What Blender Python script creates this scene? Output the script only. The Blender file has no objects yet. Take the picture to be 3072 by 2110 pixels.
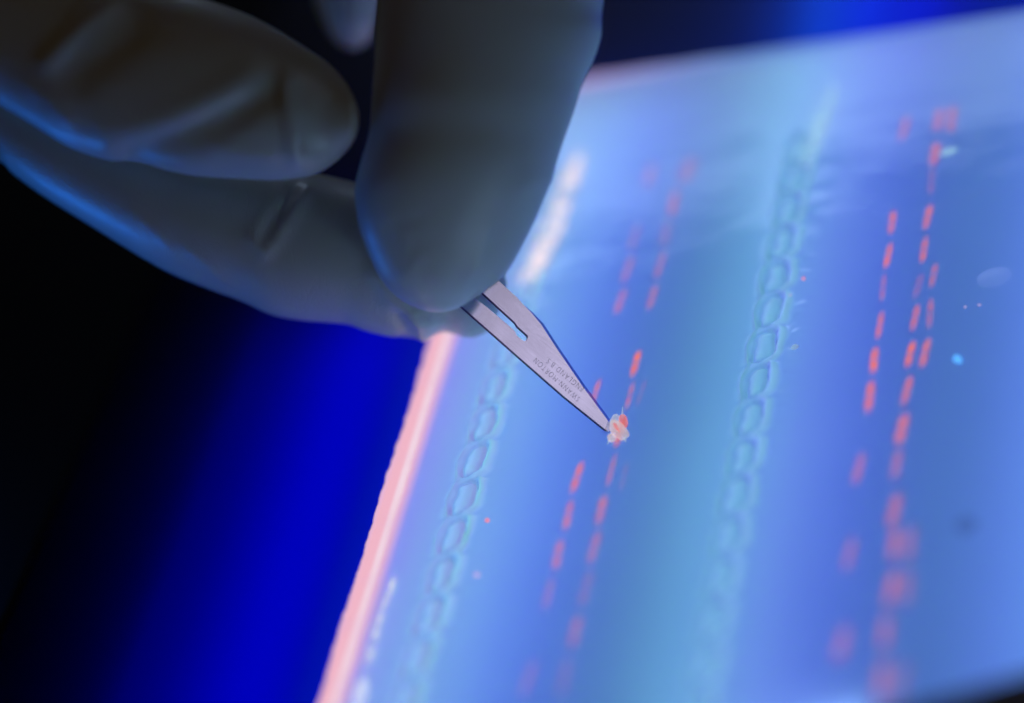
import bpy, bmesh, math, random
from mathutils import Vector, Matrix, noise
from mathutils.geometry import tessellate_polygon

# ------------------------------------------------------------------ camera, world, lamps, exposure
S = 0.001                                   # all coordinates below are millimetres
scene = bpy.context.scene
COL = scene.collection
random.seed(7)

cam_data = bpy.data.cameras.new('camera')
cam_data.lens = 100.0
cam_data.sensor_width = 36.0
cam_data.clip_start = 0.01
cam_data.clip_end = 20.0
cam_data.dof.use_dof = True
cam_data.dof.focus_distance = 0.4045
cam_data.dof.aperture_fstop = 3.5
cam = bpy.data.objects.new('camera', cam_data)
COL.objects.link(cam)
ROT = Matrix(((0.932152, 0.110618, 0.344756), (0.187538, 0.666993, -0.721075), (-0.309714, 0.736806, 0.600994)))
cam.matrix_world = Matrix.Translation(Vector((127.149, -286.043, 254.423)) * S) @ ROT.to_4x4()
scene.camera = cam

world = bpy.data.worlds.new('World')
scene.world = world
world.use_nodes = True
world.node_tree.nodes['Background'].inputs[0].default_value = (1.0, 0.58, 0.16, 1)
world.node_tree.nodes['Background'].inputs[1].default_value = 0.018

def area_lamp(name, loc, target, sx, sy, power, color, up=Vector((0, 0, 1))):
    l = bpy.data.lights.new(name, 'AREA')
    l.shape = 'RECTANGLE'; l.size = sx * S; l.size_y = sy * S
    l.energy = power; l.color = color
    o = bpy.data.objects.new(name, l); COL.objects.link(o)
    o.location = Vector(loc) * S
    o.rotation_euler = (Vector(target) - Vector(loc)).to_track_quat('-Z', 'Y').to_euler()
    return o
# a pale lamp panel on the far side of the bench: its reflection is the veil on the far end of the wet gel
area_lamp('bench_lamp', (-72, 372, 197), (0, 0, 10), 215, 72, 0.205, (0.48, 0.66, 1.0))
# a small lamp to the right, seen as the sheen on the blade
area_lamp('room_lamp', (330, 22, 292), (0, 10, 15), 70, 70, 0.0205, (.86, 0.80, 1.0))

# unseen low lamp, added as fill on the front of the glove
area_lamp('front_fill', (28, -67, 3), (-15, 12, 8), 34, 10, 0.0140, (0.40, 0.66, 1.0))
# unseen blue lamp at the left, added as fill under the fingers
area_lamp('blue_fill', (-122, -20, -2), (-40, 25, 40), 60, 24, 0.044, (0.01, 0.20, 1.0))

scene.view_settings.view_transform = 'Standard'
scene.view_settings.look = 'None'
scene.view_settings.exposure = 0.0
scene.view_settings.gamma = 1.0
scene.view_settings.use_curve_mapping = False
scene.cycles.use_denoising = True
scene.cycles.max_bounces = 8
scene.cycles.transparent_max_bounces = 16

# ------------------------------------------------------------------ measured tables (mm)
BANDS = ((-3.42, 57.88, 0.4, 1.2), (-3.44, 42.73, 0.3, 1.0), (-3.23, 35.08, 0.5, 1.0), (-3.16, 27.65, 0.55, 1.0), (2.83, 57.99, 0.32, 2.2),
 (1.76, 49.91, 0.55, 1.1), (1.64, 42.48, 0.2, 1.4), (1.95, 35.14, 0.45, 1.0), (1.87, 27.75, 0.52, 1.0), (1.66, 13.14, 0.98, 0.9),
 (1.95, 6.14, 0.35, 0.8), (3.61, 6.53, 0.12, 0.9), (-3.55, 7.74, 0.6, 0.8), (1.75, -1.35, 0.9, 0.9), (-3.21, -9.74, 0.78, 1.0),
 (-3.14, -17.22, 0.62, 1.0), (-3.2, -24.81, 0.58, 1.0), (-3.22, -32.11, 0.32, 1.0), (-3.09, -47.23, 0.34, 1.0), (1.75, -9.02, 0.4, 0.8),
 (1.61, -16.8, 0.58, 1.0), (1.86, -24.0, 0.5, 1.0), (2.04, -31.73, 0.22, 1.1), (1.96, -39.53, 0.48, 1.0), (1.88, -47.4, 0.18, 1.0),
 (3.85, -10.71, 0.1, 0.8), (37.09, 60.85, 0.6, 1.0), (37.27, 38.35, 0.8, 1.0), (37.39, 30.67, 0.85, 1.0), (42.28, 61.77, 0.62, 1.1),
 (44.41, 61.51, 0.6, 1.1), (42.42, 53.37, 0.85, 1.0), (42.44, 46.7, 0.22, 0.9), (42.58, 38.61, 0.8, 1.05), (42.63, 31.06, 0.7, 1.0),
 (44.56, 24.91, 0.38, 1.0), (37.29, 23.53, 0.28, 0.9), (37.62, 15.45, 0.65, 0.9), (37.52, 8.04, 0.95, 1.0), (37.64, 0.52, 0.98, 1.0),
 (37.53, -13.62, 0.55, 1.0), (42.49, 22.87, 0.2, 1.0), (42.62, 16.18, 0.7, 1.0), (42.61, 8.48, 0.98, 1.05), (42.78, 0.96, 0.85, 1.0),
 (42.79, -6.58, 0.92, 1.1), (42.7, -13.57, 0.52, 1.05), (44.73, 16.66, 0.42, 1.0), (44.73, 8.4, 0.75, 1.0), (37.94, -29.65, 0.5, 1.0),
 (38.62, -45.35, 0.55, 1.1), (43.2, -22.18, 0.66, 1.1), (43.79, -28.53, 0.7, 1.1), (45.78, -28.77, 0.4, 1.0), (44.12, -36.47, 0.75, 1.15),
 (46.12, -36.46, 0.35, 1.0), (44.03, -43.97, 0.55, 1.1), (44.49, -52.24, 0.65, 1.15), (46.78, -52.45, 0.3, 1.0))
FINGERS = {'index_finger': (((-139.42, 45.82, 75.05), (2.56, 15.42, 17.03), (5.52, -11.54, 9.62)),
                  ((-120.44, 37.88, 67.95), (1.99, 12.02, 13.28), (5.17, -10.82, 9.01)),
                  ((-103.67, 30.99, 61.71), (1.37, 8.28, 9.15), (4.83, -10.1, 8.41)),
                  ((-91.18, 26.57, 55.9), (0.88, 5.32, 5.87), (4.34, -9.09, 7.57)), ((-83.26, 24.36, 52.03), (0.74, 4.45, 4.91), (4.07, -8.51, 7.09)),
                  ((-81.06, 23.4, 50.45), (0.8, 4.81, 5.31), (4.0, -8.36, 6.97)), ((-76.95, 22.14, 47.41), (0.87, 5.23, 5.78), (3.96, -8.29, 6.91)),
                  ((-70.77, 20.76, 43.04), (0.96, 5.79, 6.39), (3.9, -8.15, 6.79)), ((-64.66, 19.4, 38.73), (1.05, 6.32, 6.98), (3.86, -8.08, 6.73)),
                  ((-60.51, 18.86, 35.71), (1.1, 6.66, 7.36), (3.86, -8.08, 6.73)), ((-55.73, 18.59, 32.65), (1.14, 6.86, 7.57), (3.86, -8.08, 6.73)),
                  ((-51.22, 18.48, 29.93), (1.17, 7.05, 7.79), (3.79, -7.93, 6.61)),
                  ((-47.31, 18.27, 27.43), (1.22, 7.35, 8.12), (3.79, -7.93, 6.61)),
                  ((-43.62, 18.48, 25.56), (1.22, 7.35, 8.12), (3.79, -7.93, 6.61)),
                  ((-39.96, 18.84, 23.89), (1.19, 7.18, 7.93), (3.76, -7.86, 6.55)),
                  ((-37.01, 19.08, 22.49), (1.17, 7.03, 7.76), (3.72, -7.79, 6.49)), ((-34.46, 19.05, 21.0), (1.19, 7.16, 7.9), (3.65, -7.64, 6.37)),
                  ((-30.15, 19.17, 18.67), (1.17, 7.07, 7.81), (3.59, -7.5, 6.25)), ((-27.09, 19.37, 17.15), (1.14, 6.86, 7.57), (3.52, -7.35, 6.13)),
                  ((-24.39, 19.69, 16.32), (1.0, 6.06, 6.69), (3.45, -7.21, 6.01)), ((-21.74, 19.36, 14.73), (0.95, 5.71, 6.31), (3.31, -6.92, 5.77)),
                  ((-19.59, 19.13, 13.56), (0.83, 5.02, 5.55), (3.03, -6.35, 5.29)), ((-18.43, 18.93, 12.99), (0.74, 4.44, 4.9), (2.62, -5.48, 4.57)),
                  ((-17.4, 19.0, 12.81), (0.58, 3.47, 3.84), (2.07, -4.33, 3.61)), ((-16.55, 19.21, 12.58), (0.39, 2.36, 2.6), (1.45, -3.03, 2.52)),
                  ((-15.88, 19.43, 12.45), (0.2, 1.2, 1.33), (0.9, -1.87, 1.56)), ((-15.57, 19.51, 12.38), (0.09, 0.54, 0.59), (0.41, -0.87, 0.72))),
 'occluder_finger': (((-136.95, 56.02, 79.22), (2.58, 15.56, 17.19), (4.83, -10.1, 8.41)),  # unseen finger mass, added to shade the index finger from behind
                   ((-119.74, 56.16, 66.19), (2.1, 12.64, 13.97), (4.83, -10.1, 8.41)),
                   ((-104.29, 55.71, 56.79), (1.72, 10.34, 11.43), (4.48, -9.37, 7.81)),
                   ((-89.07, 53.89, 45.86), (1.26, 7.59, 8.38), (4.48, -9.37, 7.81)),
                   ((-76.79, 53.02, 37.78), (1.22, 7.36, 8.13), (4.14, -8.65, 7.21)),
                   ((-65.55, 53.4, 31.78), (1.09, 6.55, 7.24), (3.96, -8.29, 6.91)),
                   ((-58.05, 53.68, 27.82), (0.91, 5.52, 6.09), (3.62, -7.57, 6.31)), ((-53.06, 53.8, 25.1), (0.69, 4.14, 4.57), (2.76, -5.77, 4.81)),
                   ((-50.53, 54.09, 23.99), (0.5, 2.99, 3.3), (1.72, -3.61, 3.0)), ((-49.08, 54.6, 23.78), (0.23, 1.38, 1.52), (0.69, -1.44, 1.2))),
 'middle_finger': (((-114.03, 26.67, 102.4), (1.99, 11.98, 13.24), (4.03, -8.44, 7.03)),
                   ((-99.71, 23.77, 94.04), (1.7, 10.28, 11.36), (3.88, -8.11, 6.76)),
                   ((-86.74, 20.24, 85.69), (1.42, 8.59, 9.49), (3.72, -7.79, 6.49)),
                   ((-78.22, 17.72, 79.44), (1.32, 7.96, 8.79), (3.57, -7.46, 6.22)),
                   ((-70.21, 16.18, 72.99), (1.32, 7.96, 8.79), (3.41, -7.14, 5.95)),
                   ((-66.02, 15.46, 69.74), (1.37, 8.26, 9.13), (3.41, -7.14, 5.95)),
                   ((-61.82, 14.87, 66.61), (1.44, 8.69, 9.6), (3.41, -7.14, 5.95)), ((-58.1, 14.69, 64.26), (1.44, 8.67, 9.58), (3.35, -7.01, 5.84)),
                   ((-51.74, 14.82, 60.78), (1.4, 8.47, 9.35), (3.29, -6.88, 5.73)), ((-45.96, 15.12, 57.82), (1.38, 8.3, 9.17), (3.23, -6.75, 5.63)),
                   ((-40.25, 15.61, 54.8), (1.28, 7.74, 8.55), (3.1, -6.49, 5.41)), ((-35.97, 15.81, 52.25), (1.16, 7.01, 7.74), (2.92, -6.1, 5.08)),
                   ((-31.73, 16.06, 49.79), (0.96, 5.8, 6.41), (2.58, -5.39, 4.49)),
                   ((-29.16, 16.55, 48.57), (0.77, 4.66, 5.15), (2.17, -4.54, 3.79)),
                   ((-26.48, 15.41, 48.66), (0.53, 3.18, 3.51), (1.61, -3.37, 2.81)),
                   ((-25.13, 14.3, 49.05), (0.37, 2.23, 2.46), (1.18, -2.47, 2.06)),
                   ((-24.43, 13.96, 49.07), (0.24, 1.44, 1.59), (0.81, -1.69, 1.41)),
                   ((-24.16, 13.96, 48.91), (0.11, 0.65, 0.72), (0.4, -0.84, 0.7))),
 'palm': (((-118.66, 159.11, 209.04), (-42.31, -18.24, 2.38), (8.27, -17.31, 14.42)),
          ((-104.39, 137.06, 181.06), (-45.2, -19.8, 2.17), (8.62, -18.03, 15.02)),
          ((-92.02, 115.02, 157.51), (-50.49, -19.66, 5.37), (9.31, -19.47, 16.23)),
          ((-76.07, 92.24, 137.67), (-62.54, -20.83, 10.88), (9.65, -20.19, 16.83)),
          ((-60.07, 70.22, 118.71), (-70.45, -21.22, 14.96), (9.65, -20.19, 16.83)),
          ((-48.22, 52.36, 103.79), (-72.24, -20.06, 17.38), (8.62, -18.03, 15.02)),
          ((-42.87, 38.82, 94.47), (-67.85, -17.92, 17.42), (6.55, -13.7, 11.42)),
          ((-44.16, 34.75, 86.99), (-58.23, -13.86, 16.77), (3.79, -7.93, 6.61)),
          ((-41.08, 35.42, 82.7), (-42.83, -10.19, 12.35), (1.38, -2.88, 2.4))),
 'ring_finger': (((-32.89, 76.44, 77.3), (-12.29, -2.89, 3.58), (4.14, -8.65, 7.21)),
                 ((-39.55, 73.76, 54.61), (-8.68, -1.75, 2.88), (3.62, -7.57, 6.31)),
                 ((-42.02, 68.93, 43.58), (-6.62, -1.33, 2.2), (3.28, -6.85, 5.71)),
                 ((-42.76, 66.14, 38.99), (-5.49, -1.1, 1.82), (3.1, -6.49, 5.41)),
                 ((-43.39, 64.67, 35.93), (-4.73, -0.95, 1.57), (2.9, -6.06, 5.05)),
                 ((-43.43, 62.94, 33.87), (-3.97, -0.84, 1.27), (2.48, -5.19, 4.33)),
                 ((-43.48, 61.51, 32.19), (-3.01, -0.65, 0.95), (1.93, -4.04, 3.37)),
                 ((-43.5, 60.67, 31.19), (-1.85, -0.37, 0.62), (1.31, -2.74, 2.28)),
                 ((-43.57, 60.21, 30.68), (-0.7, -0.14, 0.23), (0.55, -1.15, 0.96))),
 'thumb': (((13.4, 42.46, 87.85), (-14.94, -3.01, 4.96), (5.86, -12.26, 10.22)), ((6.21, 40.04, 75.77), (-15.26, -3.07, 5.07), (5.69, -11.9, 9.92)),
           ((-1.9, 37.09, 63.56), (-15.43, -3.1, 5.13), (5.52, -11.54, 9.62)), ((-6.41, 30.96, 53.8), (-14.64, -2.94, 4.86), (5.17, -10.82, 9.01)),
           ((-7.36, 28.44, 50.49), (-14.56, -2.53, 5.31), (5.0, -10.46, 8.71)), ((-8.37, 25.87, 47.98), (-14.07, -2.44, 5.15), (4.76, -9.95, 8.29)),
           ((-9.79, 22.81, 45.13), (-13.48, -2.71, 4.48), (4.48, -9.37, 7.81)), ((-11.4, 18.93, 41.4), (-12.94, -2.6, 4.3), (4.14, -8.65, 7.21)),
           ((-13.28, 15.39, 38.23), (-12.74, -2.56, 4.23), (3.79, -7.93, 6.61)), ((-14.85, 12.67, 35.54), (-12.4, -2.3, 4.36), (3.45, -7.21, 6.01)),
           ((-16.01, 9.92, 32.4), (-11.41, -2.3, 3.79), (2.96, -6.2, 5.17)), ((-16.78, 8.11, 30.01), (-10.28, -2.07, 3.42), (2.62, -5.48, 4.57)),
           ((-17.4, 6.53, 27.8), (-9.09, -1.83, 3.02), (2.31, -4.83, 4.03)), ((-17.85, 5.33, 25.96), (-7.8, -1.73, 2.4), (2.0, -4.18, 3.49)),
           ((-18.44, 4.47, 24.59), (-6.12, -1.43, 1.8), (1.65, -3.46, 2.88)), ((-19.0, 3.78, 23.42), (-4.24, -0.95, 1.29), (1.24, -2.6, 2.16)),
           ((-19.2, 3.3, 22.63), (-2.53, -0.53, 0.82), (0.9, -1.87, 1.56)), ((-19.36, 3.12, 22.17), (-1.07, -0.22, 0.34), (0.52, -1.08, 0.9)))}
WRINKLES = {'index_finger': ((0.35, 0.6, ((-29.1, 8.62, 20.38), (-28.62, 7.41, 18.66), (-28.13, 6.3, 17.03))),
                  (0.35, 0.6, ((-25.73, 8.4, 18.19), (-25.34, 7.34, 16.69), (-25.12, 6.25, 15.25))),
                  (-0.3, 0.6, ((-20.98, 8.95, 16.12), (-20.55, 8.1, 14.86), (-20.46, 7.31, 13.85))),
                  (0.3, 0.6, ((-18.51, 9.45, 15.3), (-18.18, 8.7, 14.22), (-18.2, 7.88, 13.25))),
                  (0.25, 0.7, ((-54.66, 7.95, 35.9), (-52.01, 6.86, 33.07), (-50.53, 5.53, 30.63))),
                  (0.25, 0.7, ((-61.14, 9.89, 41.94), (-58.49, 8.8, 39.12), (-56.71, 7.53, 36.58))),
                  (0.65, 0.9, ((-40.1, 14.09, 38.24), (-42.85, 11.11, 36.25), (-44.74, 8.92, 34.7))),
                  (-0.95, 0.9, ((-40.05, 15.75, 36.88), (-41.67, 13.89, 35.57), (-43.92, 11.24, 33.69))),
                  (0.7, 1.0, ((-36.83, 15.15, 37.64), (-39.94, 11.7, 35.28), (-43.45, 8.17, 33.06))),
                  (0.9, 1.2, ((-29.97, 11.29, 24.08), (-28.26, 9.6, 21.07), (-25.93, 8.24, 18.11), (-23.72, 7.87, 16.4))),
                  (-0.7, 1.2, ((-28.02, 7.62, 18.56), (-27.51, 6.58, 17.02), (-26.93, 5.6, 15.51))),
                  (-0.5, 1.2, ((-23.2, 7.57, 15.74), (-22.46, 6.91, 14.51)))),
 'middle_finger': ((0.3, 0.6, ((-25.77, 11.35, 56.69), (-25.09, 9.95, 54.61), (-25.14, 8.01, 52.32))),
                   (0.25, 0.7, ((-40.84, 3.31, 55.68), (-37.6, 3.38, 53.91), (-33.74, 3.89, 52.31))),
                   (0.3, 0.7, ((-63.32, 4.18, 69.63), (-60.77, 3.35, 67.16), (-58.84, 2.0, 64.44))),
                   (0.9, 1.1, ((-60.48, 6.68, 71.0), (-57.09, 9.29, 72.18), (-54.0, 11.65, 73.24), (-51.23, 13.75, 74.17))),
                   (-0.8, 2.5, ((-55.67, 3.27, 70.8), (-51.45, 6.22, 71.92), (-47.81, 8.86, 73.0))),
                   (-1.2, 2.0, ((-33.33, 9.64, 58.97), (-38.16, 6.47, 57.94), (-44.02, 3.63, 57.9), (-51.42, 0.6, 58.51))),
                   (0.6, 2.2, ((-35.46, 9.79, 60.37), (-41.95, 6.36, 59.98), (-49.0, 2.82, 59.78), (-54.09, 1.42, 61.01))),
                   (0.85, 1.1, ((-29.24, 8.02, 61.33), (-29.1, 5.95, 58.77), (-29.02, 3.86, 56.23), (-29.13, 1.94, 53.97))),
                   (-0.5, 1.4, ((-27.43, 8.0, 60.27), (-26.77, 5.84, 57.31), (-27.12, 3.1, 54.22)))),
 'thumb': ((0.22, 0.55, ((-18.83, -5.02, 34.73), (-17.17, -3.15, 36.02), (-15.34, -1.82, 36.57))),
           (0.2, 0.55, ((-11.45, -4.3, 31.36), (-10.11, -2.69, 32.53), (-8.28, -1.36, 33.07))),
           (-0.2, 0.6, ((-19.22, -2.12, 41.76), (-17.15, -0.94, 41.99), (-14.61, -0.12, 41.51))),
           (0.25, 0.8, ((-1.42, 5.29, 40.43), (0.65, 6.47, 40.67), (2.65, 7.25, 40.46))),
           (0.3, 0.6, ((-5.23, -0.18, 39.39), (-6.61, -2.74, 37.11), (-8.18, -5.15, 35.12))),
           (0.22, 3, ((-13.69, 6.41, 57.15), (-5.41, 8.65, 55.08), (7.21, 11.56, 51.34))),
           (-0.2, 3, ((-17.35, 3.31, 53.86), (-9.08, 5.35, 51.56), (4.63, 8.3, 47.24))))}
VIEW = (0.3448, -0.7211, 0.601)
BLADE = {'edge': ((37.234, 7.956), (31.641, 6.996), (25.528, 6.427), (21.997, 6.267), (20.686, 6.036)),
 'inner': ((20.686, 6.036), (19.104, 5.876), (16.883, 5.405), (12.92, 4.018), (6.744, 2.062), (1.023, 0.498), (0.032, 0.151)),
 'outer': ((20.686, 6.036), (19.12, 6.223), (16.899, 5.752), (11.889, 4.16), (6.552, 2.783), (1.438, 1.378), (0.128, 0.605)),
 'slot': ((17.323, 1.654), (17.115, 2.027), (17.251, 2.534), (17.458, 2.702), (19.4, 2.8), (19.744, 2.934), (20.047, 3.014), (26.311, 3.351),
          (30.762, 3.654), (35.796, 3.867), (35.867, 2.445), (30.754, 2.125), (26.207, 1.911), (24.426, 2.027), (19.688, 1.991), (19.12, 1.885),
          (18.569, 1.582)),
 'spine': ((-0.423, -0.782), (-0.152, -0.853), (8.014, -1.013), (15.309, -0.818), (27.374, -0.436), (34.277, -0.329), (42.507, -0.187))}
BLADE_AXES = ((-0.6451, 0.28285, 0.70942), (0.46143, 0.88438, 0.06698), (0.60845, -0.37055, 0.70103))
TEXT = (('SWANN-MORTON', (5.973, 0.066), (14.469, 0.476)), ('ENGLAND B.S.', (6.426, 1.691), (13.302, 1.691)))

# ------------------------------------------------------------------ helpers
def mesh_obj(name, verts, faces, mats, parent=None, smooth=True, fmat=None):
    me = bpy.data.meshes.new(name)
    me.from_pydata([tuple(Vector(v) * S) for v in verts], [], faces)
    for m in (mats if isinstance(mats, (list, tuple)) else [mats]):
        me.materials.append(m)
    if fmat:
        me.polygons.foreach_set('material_index', fmat)
    if smooth:
        me.polygons.foreach_set('use_smooth', [True] * len(me.polygons))
    me.update()
    o = bpy.data.objects.new(name, me)
    COL.objects.link(o)
    if parent: o.parent = parent
    return o

def tag(o, label, cat=None, group=None, kind=None):
    o['label'] = label
    if cat: o['category'] = cat
    if group: o['group'] = group
    if kind: o['kind'] = kind
    return o

def empty(name, loc=(0, 0, 0)):
    o = bpy.data.objects.new(name, None); COL.objects.link(o)
    o.location = Vector(loc) * S
    o.empty_display_size = 0.01
    return o

def smooth(a, b, x):
    t = min(1, max(0, (x - a) / (b - a))); return t * t * (3 - 2 * t)

def box(x0, x1, y0, y1, z0, z1):
    v = [(x, y, z) for z in (z0, z1) for y in (y0, y1) for x in (x0, x1)]
    f = [(0, 2, 3, 1), (4, 5, 7, 6), (0, 1, 5, 4), (2, 6, 7, 3), (0, 4, 6, 2), (1, 3, 7, 5)]
    return v, f

def bevel(o, w, seg=2):
    m = o.modifiers.new('bevel', 'BEVEL'); m.width = w * S; m.segments = seg; m.limit_method = 'ANGLE'
    return o

class NT:
    def __init__(s, name):
        s.m = bpy.data.materials.new(name); s.m.use_nodes = True
        s.t = s.m.node_tree; s.t.nodes.clear()
        s.out = s.t.nodes.new('ShaderNodeOutputMaterial')
    def n(s, typ, **kw):
        nd = s.t.nodes.new('ShaderNode' + typ)
        for k, v in kw.items():
            if k in nd.inputs.keys(): s.set(nd.inputs[k], v)
            elif hasattr(nd, k): setattr(nd, k, v)
            else: s.set(nd.inputs[int(k[1:])], v)
        return nd
    def set(s, inp, v):
        if isinstance(v, bpy.types.NodeSocket): s.t.links.new(v, inp)
        elif isinstance(v, bpy.types.Node): s.t.links.new(v.outputs[0], inp)
        else: inp.default_value = v
    def math(s, op, a, b=0.0, c=0.0, clamp=False):
        nd = s.t.nodes.new('ShaderNodeMath'); nd.operation = op; nd.use_clamp = clamp
        s.set(nd.inputs[0], a); s.set(nd.inputs[1], b); s.set(nd.inputs[2], c)
        return nd.outputs[0]
    def sstep(s, x, a, b):
        nd = s.t.nodes.new('ShaderNodeMapRange'); nd.interpolation_type = 'SMOOTHSTEP'
        s.set(nd.inputs[0], x); nd.inputs[1].default_value = a; nd.inputs[2].default_value = b
        return nd.outputs[0]
    def mix(s, fac, a, b):
        nd = s.t.nodes.new('ShaderNodeMixShader')
        s.set(nd.inputs[0], fac); s.set(nd.inputs[1], a); s.set(nd.inputs[2], b)
        return nd.outputs[0]
    def mixcol(s, fac, a, b):
        nd = s.t.nodes.new('ShaderNodeMix'); nd.data_type = 'RGBA'
        s.set(nd.inputs[0], fac); s.set(nd.inputs[6], a); s.set(nd.inputs[7], b)
        return nd.outputs[2]
    def noise(s, scale, detail=2, vec=None, rough=0.5):
        nd = s.n('TexNoise'); nd.inputs['Scale'].default_value = scale; nd.inputs['Detail'].default_value = detail
        nd.inputs['Roughness'].default_value = rough
        if vec is not None: s.set(nd.inputs['Vector'], vec)
        return nd
    def bump(s, h, strength, dist):
        nd = s.n('Bump'); nd.inputs['Strength'].default_value = strength; nd.inputs['Distance'].default_value = dist * S
        s.set(nd.inputs['Height'], h); return nd.outputs[0]
    def done(s, sh):
        s.set(s.out.inputs[0], sh); return s.m

def C(r, g, b): return (r, g, b, 1)

# ------------------------------------------------------------------ materials
def mat_gel():
    n = NT('agarose_gel')
    tc = n.n('TexCoord').outputs['Object']
    nz = n.noise(22, 4, tc).outputs[0]
    col = n.mixcol(nz, C(.62, .68, .80), C(.74, .78, .86))
    # clear buffer in the wells, with highlights painted in: left halves and right lips lighter
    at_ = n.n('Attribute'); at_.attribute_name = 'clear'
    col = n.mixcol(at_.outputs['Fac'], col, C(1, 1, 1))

    rip = n.noise(55, 3, tc).outputs[0]
    fine = n.noise(900, 2, tc).outputs[0]
    b = n.bump(n.math('ADD', rip, n.math('MULTIPLY', fine, .06)), .6, .25)
    tr = n.n('BsdfTranslucent', Color=col, Normal=b)
    gl = n.n('BsdfGlossy', Color=C(1, 1, 1), Roughness=.07, Normal=b)
    fr = n.n('Fresnel', IOR=1.34, Normal=b)
    return n.done(n.mix(fr, tr, gl))

def mat_clear():
    n = NT('clear_side')
    return n.done(n.n('BsdfTransparent', Color=C(.97, .98, 1)))

def mat_filter():
    n = NT('blue_filter_glass')
    tc = n.n('TexCoord').outputs['Object']
    nz = n.noise(300, 3, tc).outputs[0]
    tr = n.n('BsdfTranslucent', Color=C(.004, .05, .60))
    gl = n.n('BsdfGlossy', Color=C(1, .9, 1), Roughness=n.math('MULTIPLY_ADD', nz, .2, .3))
    fr = n.n('Fresnel', IOR=1.25)
    return n.done(n.mix(n.math('MULTIPLY', fr, .22), tr, gl))

def mat_emit(name, col, st):
    n = NT(name)
    return n.done(n.n('Emission', Color=C(*col), Strength=st))

def mat_principled(name, col, rough=.5, metal=0., bumpscale=0, bumpst=.2, bumpd=.1, spec=.5, **kw):
    n = NT(name)
    p = n.n('BsdfPrincipled')
    p.inputs['Base Color'].default_value = C(*col); p.inputs['Roughness'].default_value = rough
    p.inputs['Metallic'].default_value = metal; p.inputs['Specular IOR Level'].default_value = spec
    for k, v in kw.items(): p.inputs[k.replace('_', ' ')].default_value = v
    if bumpscale:
        tc = n.n('TexCoord').outputs['Object']
        n.set(p.inputs['Normal'], n.bump(n.noise(bumpscale, 3, tc).outputs[0], bumpst, bumpd))
    return n.done(p)

def mat_band(k):
    # fluorescent dye held in the gel: strongest in the middle of the bar, two denser knots along it
    n = NT('fluorescent_band_%d' % k)
    tc = n.n('TexCoord').outputs['Object']
    sp = n.n('SeparateXYZ', Vector=tc)
    x = n.math('DIVIDE', sp.outputs[0], 1.0 * S); y = n.math('DIVIDE', sp.outputs[1], 3.0 * S)
    ax = n.math('ABSOLUTE', x); ay = n.math('ABSOLUTE', y)
    d = n.math('POWER', n.math('ADD', n.math('POWER', ax, 2.2), n.math('POWER', ay, 3.2)), .42)
    a = n.math('SUBTRACT', 1.0, n.sstep(d, .05, 1.0))
    knot = n.math('MULTIPLY_ADD', n.sstep(ay, .0, .42), .38, .62)
    oi = n.n('ObjectInfo').outputs['Random']
    vv = n.n('VectorMath', _0=tc, _1=n.n('CombineXYZ', X=oi, Y=n.math('MULTIPLY', oi, 7.3)).outputs[0])
    nz = n.noise(620, 3, vv.outputs[0]).outputs[0]
    a = n.math('MULTIPLY', n.math('MULTIPLY', a, knot), n.math('MULTIPLY_ADD', nz, 1.5, .28))
    a = n.math('MULTIPLY', a, k / 10.0 * .95, clamp=True)
    em = n.n('Emission', Color=C(1.0, .22, .17), Strength=.88)
    return n.done(n.mix(a, n.n('BsdfTransparent'), em))

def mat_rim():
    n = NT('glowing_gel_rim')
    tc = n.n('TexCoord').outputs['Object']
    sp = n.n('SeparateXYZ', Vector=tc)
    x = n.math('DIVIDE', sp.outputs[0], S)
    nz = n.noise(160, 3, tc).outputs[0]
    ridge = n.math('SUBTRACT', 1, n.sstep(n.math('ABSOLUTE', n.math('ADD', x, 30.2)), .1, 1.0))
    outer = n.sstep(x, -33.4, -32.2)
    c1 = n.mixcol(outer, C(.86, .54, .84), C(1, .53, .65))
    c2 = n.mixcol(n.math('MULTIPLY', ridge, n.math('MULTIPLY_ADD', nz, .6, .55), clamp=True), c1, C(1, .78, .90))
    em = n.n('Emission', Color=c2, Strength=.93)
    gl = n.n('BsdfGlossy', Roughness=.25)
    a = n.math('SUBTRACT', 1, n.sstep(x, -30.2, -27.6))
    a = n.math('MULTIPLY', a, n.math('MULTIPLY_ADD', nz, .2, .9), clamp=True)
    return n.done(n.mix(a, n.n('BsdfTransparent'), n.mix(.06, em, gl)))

def mat_glove():
    n = NT('latex_glove')
    tc = n.n('TexCoord').outputs['Object']
    nz = n.noise(60, 3, tc).outputs[0]
    fine = n.noise(1600, 2, tc).outputs[0]
    p = n.n('BsdfPrincipled')
    n.set(p.inputs['Base Color'], n.mixcol(nz, C(.46, .47, .37), C(.54, .55, .45)))
    p.inputs['Roughness'].default_value = .42
    p.inputs['Specular IOR Level'].default_value = .55
    p.inputs['Coat Weight'].default_value = .18
    p.inputs['Coat Roughness'].default_value = .28
    p.inputs['Subsurface Weight'].default_value = .0
    p.inputs['Subsurface Radius'].default_value = (1, .7, .5)
    p.inputs['Subsurface Scale'].default_value = .0025
    mp = n.n('Mapping', Vector=tc); mp.inputs['Scale'].default_value = (1, .35, .8); mp.inputs['Rotation'].default_value = (.4, .3, .9)
    cre = n.noise(420, 4, mp.outputs[0], .6); cre.inputs['Distortion'].default_value = 1.2
    crease = n.math('SUBTRACT', 1, n.sstep(n.math('ABSOLUTE', n.math('SUBTRACT', cre.outputs[0], .5)), 0, .09))
    h = n.math('ADD', n.math('MULTIPLY', nz, 3), n.math('ADD', n.math('MULTIPLY', fine, .16), n.math('MULTIPLY', crease, -.22)))
    n.set(p.inputs['Normal'], n.bump(h, .45, .25))
    return n.done(p)

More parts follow.
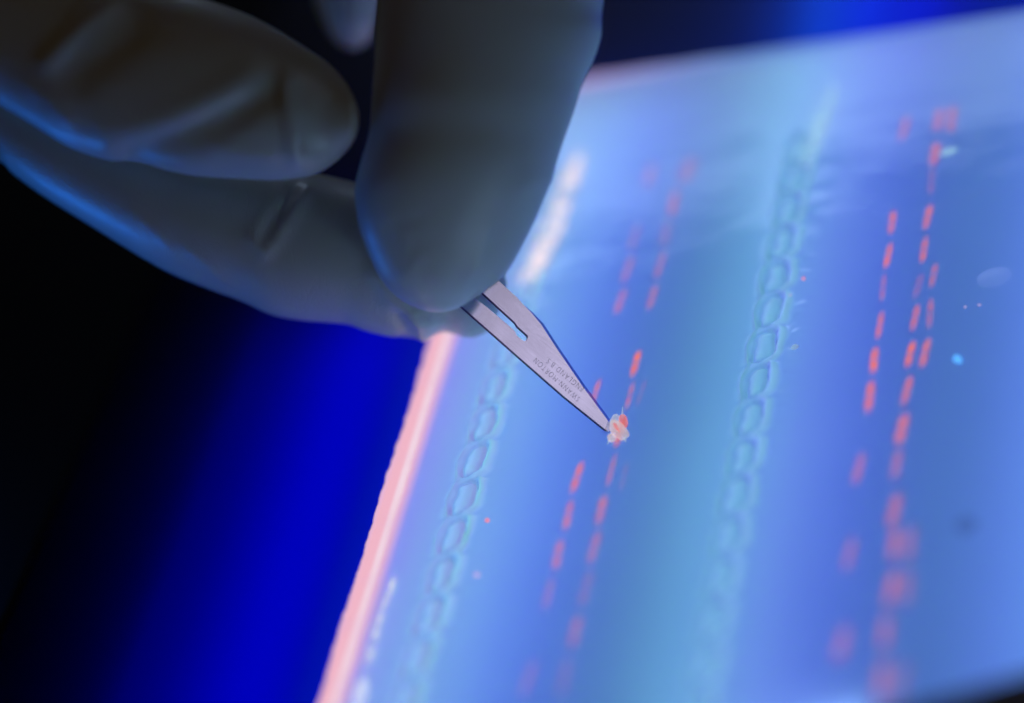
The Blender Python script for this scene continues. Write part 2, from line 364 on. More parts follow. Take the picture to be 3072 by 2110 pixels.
AXV, PPV = BLADE_AXES[0], BLADE_AXES[1]
def mat_steel(name, col, rough):
    n = NT(name)
    tc = n.n('TexCoord').outputs['Object']
    dx = n.n('VectorMath', operation='DOT_PRODUCT', _0=tc, _1=tuple(AXV)).outputs['Value']
    dp = n.n('VectorMath', operation='DOT_PRODUCT', _0=tc, _1=tuple(PPV)).outputs['Value']
    sv = n.n('CombineXYZ', X=n.math('MULTIPLY', dx, 6.0), Y=n.math('MULTIPLY', dp, 60.0)).outputs[0]
    scr = n.noise(60, 5, sv, .7).outputs[0]
    blot = n.noise(260, 3, tc).outputs[0]
    nz = n.math('ADD', n.math('MULTIPLY', scr, .6), n.math('MULTIPLY', blot, .4))
    p = n.n('BsdfPrincipled')
    p.inputs['Metallic'].default_value = 1
    n.set(p.inputs['Base Color'], n.mixcol(nz, C(*[c * .72 for c in col]), C(*col)))
    n.set(p.inputs['Roughness'], n.math('MULTIPLY_ADD', nz, .16, rough - .06))
    return n.done(p)

def mat_crumb(name, col, em, st, trans=.45, clear=.0):
    # clear gel shavings: translucent, wet, with added glow for brightness, dye only in stained ones
    n = NT(name)
    d = n.mix(trans, n.n('BsdfDiffuse', Color=C(*col)), n.n('BsdfTranslucent', Color=C(*col)))
    g = n.mix(n.n('Fresnel', IOR=1.45).outputs[0], d, n.n('BsdfGlossy', Roughness=.06))
    a = n.n('AddShader', _0=g, _1=n.n('Emission', Color=C(*em), Strength=st))
    return n.done(n.mix(clear, a, n.n('BsdfTransparent')))

GEL, CLEAR, FILTER, RIM, GLOVE = mat_gel(), mat_clear(), mat_filter(), mat_rim(), mat_glove()
BLACK = mat_principled('black_plastic', (.004, .003, .003), .8, spec=.05, bumpscale=900, bumpst=.3)
STEEL = mat_steel('satin_steel', (.78, .77, .95), .17)
STEEL_DARKENED = mat_steel('steel_painted_dark', (.07, .065, .10), .4)  # blade walls painted dark, for the dark glass they would mirror
EDGE = mat_steel('edge_steel_tinted_blue', (.36, .40, .92), .14)  # blue reflection painted into the steel colour
INK = mat_principled('etched_mark', (.33, .31, .40), .6, metal=.6)
BANDM = [mat_band(k) for k in range(1, 11)]
CRUMB = mat_crumb('gel_shaving', (.88, .86, .88), (1, .84, .80), .30, clear=.3)
CRUMBC = mat_crumb('clear_shaving', (.75, .82, .9), (.65, .78, 1), .30, clear=.35)
CORE = mat_crumb('stained_shaving', (.8, .35, .35), (1, .28, .28), .36, clear=.3)
DROPM = None

# ------------------------------------------------------------------ bench and light box
v, f = box(-900, 900, -700, 1100, -78, -48.3)
bench = mesh_obj('bench', v, f, mat_principled('dark_bench', (.02, .018, .02), .6, bumpscale=200), smooth=False)
tag(bench, 'dark laboratory bench under the light box', kind='structure')
lb = empty('light_box', (0, 20, -30))
tag(lb, 'ultraviolet light box glowing deep blue under the gel slab', 'light box')
def part(o):
    o.parent = lb; o.matrix_parent_inverse = Matrix.Translation(-lb.location)
    return o
GZ = -5.0                                   # glass level; gel top is z = 0
WX0, WX1, WY0, WY1 = -31.0, 100.0, -78.0, 86.0
def plate(name, x0, x1, y0, y1, z0, z1, top, other):
    v, f = box(x0, x1, y0, y1, z0, z1)
    return part(mesh_obj(name, v, f, [top, other], smooth=False, fmat=[1, 0, 1, 1, 1, 1]))
plate('filter_glass', -92, WX0, -100, 150, GZ - 2, GZ, FILTER, CLEAR)['label'] = 'dark blue filter glass beside the glowing gel rim'
plate('filter_glass', WX0 + .05, 132, WY1, 150, GZ - 2, GZ - .02, FILTER, CLEAR)['label'] = 'dark blue filter glass beyond the far end of the gel'
plate('window_pane', WX0 + .05, WX1, WY0, WY1 - .05, GZ - 2, GZ - .06, CLEAR, CLEAR)
# casing: floor, walls, rims of black plastic
def cbox(name, *a):
    v, f = box(*a); return part(bevel(mesh_obj(name, v, f, BLACK, smooth=False), .8))
cbox('casing_floor', -150, 190, -160, 210, -48, -44)
cbox('casing_wall', -96, -92, -104, 154, -44, GZ + .3)
cbox('casing_wall', 132, 136, -104, 154, -44, GZ + .3)
cbox('casing_wall', -92, 132, 150, 154, -44, GZ + .3)
cbox('casing_wall', -92, 132, -104, -100, -44, GZ + .3)
cbox('added_light_block', -34.6, -33.8, -100, 150, -44, GZ - 2.1)  # unseen wall, added to keep the window tubes off the left glass
cbox('casing_rim', -150, -92.2, -160, 210, GZ - 6, GZ + .6)
cbox('casing_rim', -92, 132, 150.2, 210, GZ - 6, GZ + .6)
cbox('casing_rim', WX0 + .1, 132, -100, WY0 - .2, GZ - 6, GZ - .3)
cbox('casing_rim', WX1 + .2, 132, WY0, WY1 - .2, GZ - 6, GZ - .3)

def tube(x, z, r, y0, y1, col, st):
    m = mat_emit('lamp_tube_glow', col, st)
    v, f = [], []
    N = 14
    prof = [(y0, r * .6), (y0 + 2, r), (y1 - 2, r), (y1, r * .6)]
    for y, rr in prof:
        for i in range(N):
            a = 2 * math.pi * i / N
            v.append((x + rr * math.cos(a), y, z + rr * math.sin(a)))
    for j in range(3):
        for i in range(N):
            f.append((j * N + i, j * N + (i + 1) % N, (j + 1) * N + (i + 1) % N, (j + 1) * N + i))
    f.append(tuple(range(N - 1, -1, -1))); f.append(tuple(3 * N + i for i in range(N)))
    o = part(mesh_obj('lamp_tube', v, f, m))
    return o
# ultraviolet and blue tubes side by side, extra tinted ones added to colour the gel's stripes
TUBES = [(-29.5, .98, 0, 4.77), (-22, .56, 2.87, 1.82), (-14, .61, 1.73, 3.29), (-6.5, 0, .05, 3.7), (1, 0, .02, .95), (18, .55, 3.05, 2.9),
         (26, .71, .89, 3.72), (35, 0, .05, 3.07), (43, 0, .05, .54), (50, 0, .51, .02), (60, .27, .31, 3.74), (70, .94, 3.32, 6.06), (84, .3, 1.0, 3.0)]
for x, r, g, b in TUBES:
    r, g, b = r * 1.12 + .05, g * .86, b * .75
    m = max(r, g, b)
    tube(x, -11, 1.6, -98, 148 if x > 15 else 82, (r / m, g / m, b / m), m)
tube(-47, -17, 4, -98, 42, (.0, .004, 1.0), 2.5)
cbox('added_light_block', -61, -60, -100, 60, -44, -11)  # unseen wall, added to cut off the glow on the far left glass

# ------------------------------------------------------------------ gel slab
gel = empty('gel_slab', (20, 0, GZ))
tag(gel, 'pale blue translucent gel slab with two rows of wells, lit from below', 'gel')
def gpart(o):
    o.parent = gel; o.matrix_parent_inverse = Matrix.Translation(-gel.location)
    return o
PITCH = 7.6
ROWS = [(-19.4, 11.1), (21.3, 21.2)]
GX0, GX1, GY0, GY1 = -33.3, 104.0, -80.0, 88.0
def n3(x, y, s, z=0): return noise.noise(Vector((x * s, y * s, z)))

def well(u, v, sx=0.0, sy=0.0):
    """height profile of one comb well; u across, v along the row, well centred on 0; uneven groove and lips."""
    u = u + .35 + .42 * noise.noise(Vector((u * .5, v * .5, sx * 7))) ; v = v + .30 * noise.noise(Vector((u * .4 + 9, v * .45, sy * 7)))
    hx, hy, r = 1.35 + .15 * sx, 2.95 + .2 * sy, .95
    v = v - .25 * u
    qx, qy = abs(u) - hx + r, abs(v) - hy + r
    d = math.hypot(max(qx, 0), max(qy, 0)) + min(max(qx, qy), 0) - r
    right = smooth(-.6, 1.2, u); near = smooth(-.5, -2.6, v)
    g = .10 + .66 * max(right, .85 * near) * (1 + .4 * noise.noise(Vector((u * .6, v * .5, sx * 9 + 4))))
    w = .20 + .10 * right
    h = .40 * smooth(-.05, -1.2, d) * (1 - .5 * right) - g * math.exp(-((d + .02) / w) ** 2) + (.16 + .42 * right) * math.exp(-((d - .75) / .48) ** 2)
    return h, d
def well_seed(k, i):
    return noise.noise(Vector((k * 3.7 + .3, i * 5.1, 1))) * 1.6, noise.noise(Vector((k * 2.9 + .7, i * 4.3, 6))) * 1.6

def gel_h(x, y):
    h = .10 * n3(x, y, .035) + .04 * n3(x, y, .13, 4)
    for i, (x0, y0) in enumerate(ROWS):
        u = x - x0 - .25 * n3(0, y, .08, i * 9)
        if abs(u) < 6.5:
            k = round((y - y0) / PITCH); v = y - y0 - k * PITCH
            w, d = well(u, v, *well_seed(k, i))
            fade = smooth(66, 58, y)
            h += w * fade
            # the comb left a soft swelling along the row and a fine raised line beside it
            h += .25 * math.exp(-(u / 3.2) ** 2) * fade
            wl = -2.55 - .35 * math.cos(2 * math.pi * v / PITCH)
            h += .30 * math.exp(-((u - wl) / .22) ** 2) * fade
            h += (.16 * n3(x, y, .30, 2 + i) + .06 * n3(x, y, .8, 5 + i)) * math.exp(-((u - 3.3) / 1.8) ** 2) * fade
    h -= 1.2 * smooth(GY1 - 1.6, GY1, y) ** 2
    return h

xs = []
x = GX0
while x < GX1 - .01:
    xs.append(x)
    near = min(abs(x - r[0]) for r in ROWS)
    x += .2 if near < 3.6 else (.5 if near < 7 else 2.0)
xs.append(GX1)
ys = []
y = GY0
while y < GY1 - .01:
    ys.append(y)
    y += .24 if -44 < y < 70 else .6
ys.append(GY1)
def left_edge(y):
    return GX0 + .35 * n3(0, y, .06, 3) + .22 * n3(0, y, .5, 6) + .12 * n3(0, y, 1.6, 8) - .35 * smooth(18, 30, y) + .5 * smooth(-30, -60, y)
verts, faces, fm = [], [], []
nx, ny = len(xs), len(ys)
for y in ys:
    xl = left_edge(y)
    for i, x in enumerate(xs):
        if i == 0: x = xl
        verts.append((x, y, gel_h(x, y)))
for j in range(ny - 1):
    for i in range(nx - 1):
        a = j * nx + i
        faces.append((a, a + 1, a + nx + 1, a + nx)); fm.append(0)
# sides and underside
ring = [i for i in range(nx)] + [j * nx + nx - 1 for j in range(1, ny)] + [(ny - 1) * nx + i for i in range(nx - 2, -1, -1)] + [j * nx for j in range(ny - 2, 0, -1)]
b0 = len(verts)
for r in ring:
    verts.append((verts[r][0], verts[r][1], GZ + .02))
m = len(ring)
for k in range(m):
    faces.append((ring[(k + 1) % m], ring[k], b0 + k, b0 + (k + 1) % m)); fm.append(1)
faces.append(tuple(b0 + k for k in range(m - 1, -1, -1))); fm.append(1)
slab = gpart(mesh_obj('slab', verts, faces, [GEL, CLEAR], fmat=fm))
att = slab.data.attributes.new('clear', 'FLOAT', 'POINT')
def well_highlight(x, y):
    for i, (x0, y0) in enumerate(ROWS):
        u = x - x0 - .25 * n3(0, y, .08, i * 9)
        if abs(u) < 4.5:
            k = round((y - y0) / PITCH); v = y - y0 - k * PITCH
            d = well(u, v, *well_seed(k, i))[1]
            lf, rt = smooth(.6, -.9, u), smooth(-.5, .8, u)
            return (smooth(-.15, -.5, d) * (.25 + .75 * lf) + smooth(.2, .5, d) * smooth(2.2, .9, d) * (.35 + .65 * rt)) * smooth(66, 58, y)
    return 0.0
att.data.foreach_set('value', [well_highlight(v[0], v[1]) if k < b0 else 0.0 for k, v in enumerate(verts)])

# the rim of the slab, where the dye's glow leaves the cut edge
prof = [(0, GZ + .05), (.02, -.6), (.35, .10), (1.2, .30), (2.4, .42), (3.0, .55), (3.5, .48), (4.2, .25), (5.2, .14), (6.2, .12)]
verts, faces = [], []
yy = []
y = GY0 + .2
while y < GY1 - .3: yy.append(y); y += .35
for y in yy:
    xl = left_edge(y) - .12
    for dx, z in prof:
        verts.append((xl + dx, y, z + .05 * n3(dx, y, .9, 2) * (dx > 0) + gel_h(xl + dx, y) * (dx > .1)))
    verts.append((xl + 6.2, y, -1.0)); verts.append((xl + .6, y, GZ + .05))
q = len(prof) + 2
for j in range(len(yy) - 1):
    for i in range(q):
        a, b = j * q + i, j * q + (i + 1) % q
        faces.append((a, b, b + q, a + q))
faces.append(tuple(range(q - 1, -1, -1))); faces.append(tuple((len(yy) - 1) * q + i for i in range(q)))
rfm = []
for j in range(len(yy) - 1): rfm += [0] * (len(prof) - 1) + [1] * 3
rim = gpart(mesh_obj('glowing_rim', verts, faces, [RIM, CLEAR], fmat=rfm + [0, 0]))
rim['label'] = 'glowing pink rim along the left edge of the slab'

# bands: each a low lens of dye, one per lane
def band_mesh(k):
    v, f = [(0, 0, .10)], []
    N, M = 16, 3
    for r in range(1, M + 1):
        t = r / M
        for i in range(N):
            a = 2 * math.pi * i / N
            c, s_ = math.cos(a), math.sin(a)
            cx = math.copysign(abs(c) ** .8, c); cy = math.copysign(abs(s_) ** .7, s_)
            v.append((1.0 * t * cx, 3.0 * t * cy, .10 * (1 - t * t) - .02 * (t == 1)))
    for i in range(N): f.append((0, 1 + i, 1 + (i + 1) % N))
    for r in range(M - 1):
        for i in range(N):
            a, b = 1 + r * N + i, 1 + r * N + (i + 1) % N
            f.append((a, a + N, b + N, b))
    me = bpy.data.meshes.new('band')
    me.from_pydata([tuple(Vector(p) * S) for p in v], [], f)
    me.materials.append(BANDM[k]); me.polygons.foreach_set('use_smooth', [True] * len(f))
    return me
BM = [band_mesh(k) for k in range(10)]
for (x, y, s, w) in BANDS:
    o = bpy.data.objects.new('band', BM[max(0, min(9, round(s * 10) - 1))]); COL.objects.link(o)
    gpart(o)
    o.location = Vector((x, y, gel_h(x, y) + .07)) * S
    o.scale = (.98 * w * random.uniform(.9, 1.12), 1.30 + .12 * random.uniform(-1, 1), 1)
    o.rotation_euler = (0, 0, random.uniform(-.10, .04))

# ------------------------------------------------------------------ scalpel blade
AX, PP, NN = [Vector(a) for a in BLADE_AXES]
blade = empty('scalpel_blade', (0, 0, 0))
tag(blade, 'steel scalpel blade pinched between gloved fingers, its point in the gel', 'blade')
TIP = Vector((0, 0, -.15))
def bp(u, v, w=0): return TIP + AX * u + PP * v + NN * w
TH = .64
outline = BLADE['spine'] + BLADE['edge'] + BLADE['inner'][1:]
slot = list(BLADE['slot'])
def prism(name, outline, hole, w0, w1, mat):
    loops = [[Vector((u, v, 0)) for u, v in outline]]
    if hole: loops.append([Vector((u, v, 0)) for u, v in hole])
    pts = [p for l in loops for p in l]
    tris = tessellate_polygon(loops)
    n = len(pts)
    verts = [bp(p.x, p.y, w1) for p in pts] + [bp(p.x, p.y, w0) for p in pts]
    faces = []
    for t in tris:
        a, b, c = [verts[i] for i in t]
        if (b - a).cross(c - a).dot(NN) < 0: t = (t[0], t[2], t[1])
        faces.append(tuple(t)); faces.append((t[0] + n, t[2] + n, t[1] + n))
    off = 0
    for l in loops:
        k = len(l)
        for i in range(k):
            faces.append((off + i, off + (i + 1) % k, n + off + (i + 1) % k, n + off + i))
        off += k
    return mesh_obj(name, verts, faces, [mat, STEEL_DARKENED], smooth=False, fmat=[0] * (2 * len(tris)) + [1] * (len(faces) - 2 * len(tris)))
o = prism('blade_body', outline, slot, -TH / 2, TH / 2, STEEL); o.parent = blade
bm = bmesh.new(); bm.from_mesh(o.data); bmesh.ops.recalc_face_normals(bm, faces=bm.faces); bm.to_mesh(o.data); bm.free()
inn = BLADE['inner']
verts, faces = [], []
for i, a in enumerate(inn):
    p, q = Vector(inn[max(0, i - 1)]), Vector(inn[min(len(inn) - 1, i + 1)])
    t = (q - p).normalized(); pr = Vector((t.y, -t.x))
    if pr.y < 0: pr = -pr
    wd = .66 * min(1, i / 2.0) + .02
    if i >= len(inn) - 1: wd = .25
    b = Vector(a) + pr * wd
    dr = TH * .95 * min(1, wd / .6)
    verts += [bp(a[0], a[1], TH / 2 - .004), bp(b.x, b.y, TH / 2 - dr), bp(b.x, b.y, TH / 2 - dr - .02), bp(a[0], a[1], -TH / 2 + .004)]
for i in range(len(inn) - 1):
    for j in range(4):
        a, b = i * 4 + j, i * 4 + (j + 1) % 4
        faces.append((a, b, b + 4, a + 4))
e = mesh_obj('cutting_edge', verts, faces, EDGE, blade, smooth=False); e['label'] = 'ground cutting edge tinted with reflected blue'
bm = bmesh.new(); bm.from_mesh(e.data); bmesh.ops.recalc_face_normals(bm, faces=bm.faces); bm.to_mesh(e.data); bm.free()
for txt, p0, p1 in TEXT:
    cu = bpy.data.curves.new('lettering', 'FONT'); cu.body = txt
    cu.size = 1.0; cu.space_character = 1.25; cu.extrude = .0; cu.offset = -.02
    tmp = bpy.data.objects.new('tmp', cu); COL.objects.link(tmp)
    dg = bpy.context.evaluated_depsgraph_get()
    me = bpy.data.meshes.new_from_object(tmp.evaluated_get(dg))
    bpy.data.objects.remove(tmp)
    w = max(v.co.x for v in me.vertices); hh = max(v.co.y for v in me.vertices)
    d = Vector((p1[0] - p0[0], p1[1] - p0[1])); L = d.length; d.normalize()
    upv = Vector((-d.y, d.x))
    # lettering reads from the point towards the heel, its tops towards the spine
    if upv.y > 0: upv = -upv
    hgt = .86
    for v in me.vertices:
        q = Vector(p0) + d * (v.co.x / w * L) + upv * ((v.co.y / hh - .5) * hgt)
        v.co = bp(q.x, q.y, TH / 2 + .006) * S
    me.materials.clear(); me.materials.append(INK)
    t = bpy.data.objects.new('lettering', me); COL.objects.link(t); t.parent = blade
    t['label'] = 'etched line of small capitals reading ' + txt

# ------------------------------------------------------------------ gloved hand
VIEWV = Vector(VIEW)
def catmull(pts, t):
    n = len(pts) - 1
    s = min(int(t * n), n - 1); f = t * n - s
    p1, p2 = pts[s], pts[s + 1]
    p0 = pts[s - 1] if s > 0 else p1 * 2 - p2
    p3 = pts[s + 2] if s + 2 <= n else p2 * 2 - p1
    return .5 * ((2 * p1) + (p2 - p0) * f + (2 * p0 - 5 * p1 + 4 * p2 - p3) * f * f + (3 * p1 - p0 - 3 * p2 + p3) * f ** 3)
def seg_dist(p, a, b):
    ab = b - a; t = max(0, min(1, (p - a).dot(ab) / ab.length_squared))
    return (p - a - ab * t).length, t
hv, hf = [], []
for fname, secs in FINGERS.items():
    cs = [Vector(s[0]) for s in secs]; us = [Vector(s[1]) for s in secs]; ws = [Vector(s[2]) for s in secs]
    M, N = (len(secs) - 1) * 6, 72
    o0 = len(hv)
    rings = []
    for j in range(M + 1):
        t = j / M
        c, u, w = catmull(cs, t), catmull(us, t), catmull(ws, t)
        rg = []
        for i in range(N):
            a = 2 * math.pi * i / N
            ca, sa = math.cos(a), math.sin(a)
            rg.append(c + u * math.copysign(abs(ca) ** .94, ca) + w * math.copysign(abs(sa) ** .94, sa))
        rings.append(rg)
    # folds of the loose latex
    wr = WRINKLES.get(fname, [])
    cen = [sum(r, Vector()) / N for r in rings]
    for j, r in enumerate(rings):
        for i in range(N):
            p = r[i]; nrm = (p - cen[j]).normalized()
            if nrm.dot(VIEWV) < -.2 or not wr:
                hv.append(p); continue
            dsp = 0
            for amp, sg, pl in wr:
                best = 1e9
                for k in range(len(pl) - 1):
                    a, b = Vector(pl[k]), Vector(pl[k + 1])
                    # measured across the view direction of the fold's own side of the finger
                    pa = p - VIEWV * p.dot(VIEWV); aa = a - VIEWV * a.dot(VIEWV); bb = b - VIEWV * b.dot(VIEWV)
                    dd, tt = seg_dist(pa, aa, bb)
                    best = min(best, dd)
                dsp += amp * math.exp(-(best / sg) ** 2)
            hv.append(p + nrm * dsp)
    for j in range(M):
        for i in range(N):
            hf.append((o0 + j * N + i, o0 + j * N + (i + 1) % N, o0 + (j + 1) * N + (i + 1) % N, o0 + (j + 1) * N + i))
    hf.append(tuple(o0 + i for i in range(N - 1, -1, -1)))
    hf.append(tuple(o0 + M * N + i for i in range(N)))
hand = mesh_obj('gloved_hand', hv, hf, GLOVE)
bm = bmesh.new(); bm.from_mesh(hand.data)
bmesh.ops.recalc_face_normals(bm, faces=bm.faces); bm.to_mesh(hand.data); bm.free()
rm = hand.modifiers.new('skin', 'REMESH'); rm.mode = 'VOXEL'; rm.voxel_size = .55 * S; rm.use_smooth_shade = True
sm = hand.modifiers.new('relax', 'SMOOTH'); sm.factor = .5; sm.iterations = 3
dg = bpy.context.evaluated_depsgraph_get()
me = bpy.data.meshes.new_from_object(hand.evaluated_get(dg))
hand.modifiers.clear(); hand.data = me
if not me.materials: me.materials.append(GLOVE)
me.polygons.foreach_set('use_smooth', [True] * len(me.polygons))
tag(hand, 'hand in a pale latex glove pinching the scalpel blade', 'hand')

# ------------------------------------------------------------------ loose bits on the gel
def lump(verts_n, rx, ry, rz, seed, spiky=.25, sub=2):
    bm = bmesh.new()
    bmesh.ops.create_icosphere(bm, subdivisions=sub, radius=1)
    for v in bm.verts:
        nz = noise.noise(v.co * 1.7 + Vector((seed, seed * 2, 0))) + .5 * noise.noise(v.co * 4 + Vector((seed, 0, seed)))
        v.co *= 1 + spiky * nz
        v.co = Vector((v.co.x * rx, v.co.y * ry, v.co.z * rz))
    vs = [v.co.copy() for v in bm.verts]; fs = [tuple(v.index for v in f.verts) for f in bm.faces]
    bm.free()
    return vs, fs
def place(name, vf, loc, rot, mat, parent=None, smooth=True):
    M = Matrix.Rotation(rot[2], 3, 'Z') @ Matrix.Rotation(rot[1], 3, 'Y') @ Matrix.Rotation(rot[0], 3, 'X')
    vs = [M @ v for v in vf[0]]
    o = mesh_obj(name, vs, vf[1], mat, smooth=smooth)
    o.location = Vector(loc) * S
    if parent:
        o.parent = parent; o.matrix_parent_inverse = Matrix.Translation(-parent.location)
    return o

fr = empty('gel_fragment', (1.6, -1.2, 0))
tag(fr, 'small cut out gel fragment with a pink stained core at the blade point', 'gel fragment')
place('shaving', lump(0, 1.05, 1.9, .85, 3, .22, 3), (1.7, -1.5, .6), (.3, .2, .75), CRUMB, fr)
place('shaving', lump(0, .65, 1.2, .8, 5, .25, 3), (.9, .3, .7), (.2, -.3, -.2), CRUMBC, fr)
place('shaving', lump(0, .6, .8, .5, 8, .25, 3), (.8, -2.7, .4), (0, .3, .4), CRUMB, fr)
place('stained_core', lump(0, .65, 1.2, .6, 17, .2, 3), (2.0, .5, .45), (.2, 0, .3), CORE, fr)
place('stained_core', lump(0, .28, .95, .35, 19, .2, 3), (1.6, -1.6, 1.25), (.3, 0, .6), CORE, fr)
def splinter(a, b, w):
    a, b = Vector(a), Vector(b); d = (b - a); s = d.cross(Vector((0, 0, 1))).normalized() * w; t = d.cross(s).normalized() * w * .5
    v = [a + s, a + t, a - s, a - t, b]
    return v, [(0, 1, 4), (1, 2, 4), (2, 3, 4), (3, 0, 4), (3, 2, 1, 0)]
for a, b, w in [((1.7, 1.2, .4), (1.9, 2.6, 1.6), .26), ((2.6, -2.8, .2), (3.1, -3.9, .3), .22), ((.5, -2.9, .2), (.2, -4.0, .2), .2)]:
    vf = splinter(a, b, w)
    o = mesh_obj('splinter', vf[0], vf[1], CRUMBC, smooth=False)
    o.parent = fr; o.matrix_parent_inverse = Matrix.Translation(-fr.location)

def dome(rx, ry, h, N=28, M=5):
    v, f = [Vector((0, 0, h))], []
    for r in range(1, M + 1):
        t = r / M
        for i in range(N):
            a = 2 * math.pi * i / N
            v.append(Vector((rx * t * math.cos(a), ry * t * math.sin(a), h * (1 - t * t))))
    for i in range(N): f.append((0, 1 + i, 1 + (i + 1) % N))
    for r in range(M - 1):
        for i in range(N):
            a, b = 1 + r * N + i, 1 + r * N + (i + 1) % N
            f.append((a, a + N, b + N, b))
    return v, f
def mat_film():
    n = NT('glowing_water_film')
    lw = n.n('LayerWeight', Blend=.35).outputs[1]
    a = n.n('AddShader', _0=n.n('BsdfTransparent'), _1=n.n('Emission', Color=C(.5, .6, 1), Strength=n.math('MULTIPLY_ADD', lw, .12, .03)))  # faint glow added, standing in for light through the droplet
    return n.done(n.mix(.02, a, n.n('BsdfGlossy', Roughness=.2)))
def at(x, y, dz=0): return (x, y, gel_h(x, y) + dz)

FILM = mat_film()
film = place('water_droplet', dome(2.5, 2.2, .35), at(53.4, 22.9, .03), (0, 0, .3), FILM)
tag(film, 'faint flat oval water droplet lying on the right of the gel', 'droplet')
LINT = mat_emit('fluorescent_lint', (.10, .42, 1.0), 1.25)
tag(place('lint_speck', lump(0, .55, .95, .3, 4, .5), at(49.5, 6.1, .15), (0, 0, .5), LINT), 'bright blue glowing lint speck right of the pink bands', 'speck')
def mat_dim():
    n = NT('dark_debris')
    return n.done(n.mix(.26, n.n('BsdfTransparent'), n.n('BsdfDiffuse', Color=C(.03, .06, .10))))
tag(place('debris_speck', dome(1.5, 1.7, .5, 16, 3), at(53.0, -26.2, .03), (0, 0, 0), mat_dim()), 'dim dark round debris spot near the lower right of the gel', 'speck')
tag(place('gel_shred', lump(0, 1.5, .65, .35, 9, .4), at(44.6, 53.4, .2), (0, 0, .25), mat_crumb('pale_shred', (.8, .9, .9), (.40, .68, .95), .40), smooth=True), 'pale cyan gel shred beside the topmost right pink band', 'gel shred')
DUST = mat_crumb('dust', (.9, .85, .95), (.8, .6, .9), .35)
REDD = mat_crumb('red_dust', (.9, .3, .3), (1, .3, .3), .6)
for x, y, r, m, lab in [(51.7, 17.2, .22, DUST, 'tiny pale dust grain below the oval droplet, right one of two'), (49.7, 17.2, .20, DUST, 'tiny pale dust grain below the oval droplet, left one of two'),
        (-15.2, -16.8, .35, REDD, 'tiny red grain right of the left well row'), (-14.5, -27.5, .5, DUST, 'small whitish grain right of the left well row near the bottom'),
        (25.1, 27.6, .25, REDD, 'tiny red grain just right of the right well row'), (23.6, 24.0, .2, DUST, 'tiny pale grain between the right wells and the pink bands')]:
    tag(place('dust_grain', lump(0, r, r * 1.2, r * .7, x, .4, 1), at(x, y, r * .4), (0, 0, x), m), lab, 'dust grain', 'dust grains lying on the gel')
BUB = mat_crumb('bubble_skin', (.8, .9, .95), (.5, .75, 1), .25)
tag(place('air_bubble', dome(.6, .65, .45, 16, 4), at(25.5, 12.8, .02), (0, 0, 0), BUB), 'small clear air bubble just right of the right well row', 'bubble')

# lamp glare at the far ends of the well rows, built as glowing strips
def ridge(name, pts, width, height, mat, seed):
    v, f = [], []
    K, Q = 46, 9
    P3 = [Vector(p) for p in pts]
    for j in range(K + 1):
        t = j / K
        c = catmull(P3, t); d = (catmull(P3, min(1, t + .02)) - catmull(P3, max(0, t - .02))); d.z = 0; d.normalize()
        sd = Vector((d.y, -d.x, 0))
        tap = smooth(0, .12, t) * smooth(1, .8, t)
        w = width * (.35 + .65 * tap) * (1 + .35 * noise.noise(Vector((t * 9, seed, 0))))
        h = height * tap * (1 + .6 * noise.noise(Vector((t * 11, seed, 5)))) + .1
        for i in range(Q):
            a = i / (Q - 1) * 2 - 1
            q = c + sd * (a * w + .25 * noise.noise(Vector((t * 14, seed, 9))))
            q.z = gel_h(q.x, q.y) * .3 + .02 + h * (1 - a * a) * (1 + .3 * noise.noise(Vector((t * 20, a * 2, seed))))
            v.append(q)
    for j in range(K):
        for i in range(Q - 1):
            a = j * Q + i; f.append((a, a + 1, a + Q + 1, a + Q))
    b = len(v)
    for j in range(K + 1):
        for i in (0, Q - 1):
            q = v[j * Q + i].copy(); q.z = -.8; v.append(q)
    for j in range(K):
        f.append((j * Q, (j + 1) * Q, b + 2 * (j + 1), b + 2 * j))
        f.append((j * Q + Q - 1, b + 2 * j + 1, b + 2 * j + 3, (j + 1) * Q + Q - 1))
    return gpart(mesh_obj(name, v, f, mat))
def mat_glow_streak(name, col, st, base):
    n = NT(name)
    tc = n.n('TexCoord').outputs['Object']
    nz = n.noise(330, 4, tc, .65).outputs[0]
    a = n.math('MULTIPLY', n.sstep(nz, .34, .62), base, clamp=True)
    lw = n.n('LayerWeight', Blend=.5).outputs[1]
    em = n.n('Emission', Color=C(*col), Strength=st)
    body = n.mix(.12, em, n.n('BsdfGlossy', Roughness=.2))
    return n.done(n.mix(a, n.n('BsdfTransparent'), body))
o = ridge('painted_glare', [(-20.4, 34.5, 0), (-18.6, 39, 0), (-17.9, 45, 0), (-17.2, 52, 0), (-17.0, 60, 0), (-16.6, 67, 0)], 1.45, .9, mat_glow_streak('glare_pink', (1, .86, .95), 1.05, 1.2), 3)
o['label'] = 'pinkish white painted glare strip at the far end of the left well row'
o = ridge('painted_glare', [(22.2, 54.5, 0), (22.6, 58, 0), (23.2, 63, 0), (23.8, 68, 0), (24.4, 75, 0)], 1.3, .7, mat_glow_streak('glare_pale', (.42, .74, 1.0), .95, .8), 8)
o['label'] = 'pale cyan painted glare strip at the far end of the right well row'

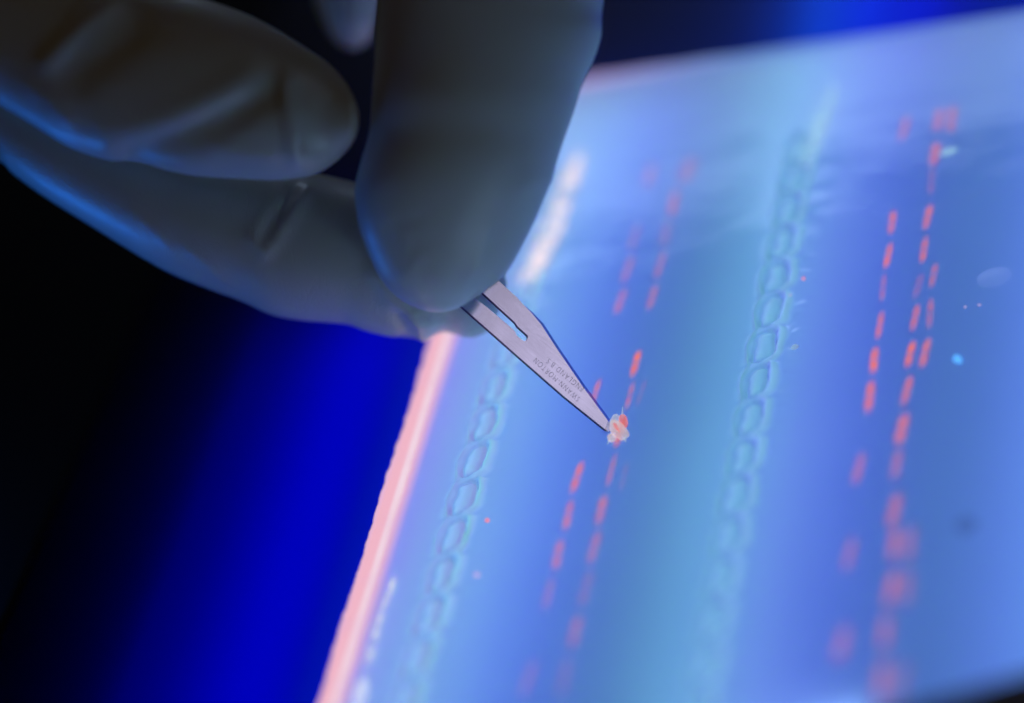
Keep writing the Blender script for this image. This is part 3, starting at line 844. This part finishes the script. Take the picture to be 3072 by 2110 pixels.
# frayed whitish line along the inner side of the rim, and a loose crumb
o = ridge('frayed_line', [(-27.0, -25, 0), (-27.2, -29, 0), (-27.4, -34, 0), (-27.3, -39, 0), (-27.0, -46, 0), (-26.8, -54, 0), (-26.6, -64, 0)], .55, .5, mat_glow_streak('frayed_gel', (.72, .78, 1.0), .95, .85), 5)
o['label'] = 'frayed whitish line along the inner side of the pink rim'
tag(place('gel_crumb', lump(0, 1.0, 2.6, .5, 24, .5), at(-26.6, -48.0, .3), (0, .1, .08), mat_crumb('pale_crumb', (.8, .88, .95), (.75, .80, 1), .5, clear=.3)), 'pale whitish gel crumb on the pink rim at the bottom', 'gel crumb')
# pale edge strip along the far end of the slab
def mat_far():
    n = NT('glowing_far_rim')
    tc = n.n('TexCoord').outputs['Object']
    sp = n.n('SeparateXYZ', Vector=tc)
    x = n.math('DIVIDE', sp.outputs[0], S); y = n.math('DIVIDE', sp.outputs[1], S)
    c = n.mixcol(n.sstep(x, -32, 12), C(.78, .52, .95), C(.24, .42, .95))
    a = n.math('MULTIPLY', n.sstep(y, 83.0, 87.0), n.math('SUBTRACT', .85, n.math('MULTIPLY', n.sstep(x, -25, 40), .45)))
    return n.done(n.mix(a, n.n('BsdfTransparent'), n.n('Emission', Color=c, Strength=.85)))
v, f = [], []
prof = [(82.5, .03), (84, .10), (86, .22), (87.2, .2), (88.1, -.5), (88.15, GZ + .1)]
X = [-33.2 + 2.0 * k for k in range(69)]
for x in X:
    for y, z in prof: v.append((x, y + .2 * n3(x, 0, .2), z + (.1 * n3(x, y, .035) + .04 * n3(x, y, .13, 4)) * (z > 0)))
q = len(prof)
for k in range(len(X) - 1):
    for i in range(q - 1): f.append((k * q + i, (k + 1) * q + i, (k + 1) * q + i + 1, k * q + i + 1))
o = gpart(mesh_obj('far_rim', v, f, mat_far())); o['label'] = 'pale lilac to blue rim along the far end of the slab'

# dark bar across the near right corner of the gel
v, f = box(-60, 60, -14, 0, 0, 6)
bar = mesh_obj('retaining_bar', v, f, mat_principled('brown_plastic', (.075, .042, .040), .6, bumpscale=700), smooth=False)
bevel(bar, 2.0, 3)
bar.location = Vector((72, -55.5, 1.0)) * S
bar.rotation_euler = (0, 0, math.atan2(4.6, 16.2))
tag(bar, 'dark bar out of focus across the lower right corner of the gel', 'bar')
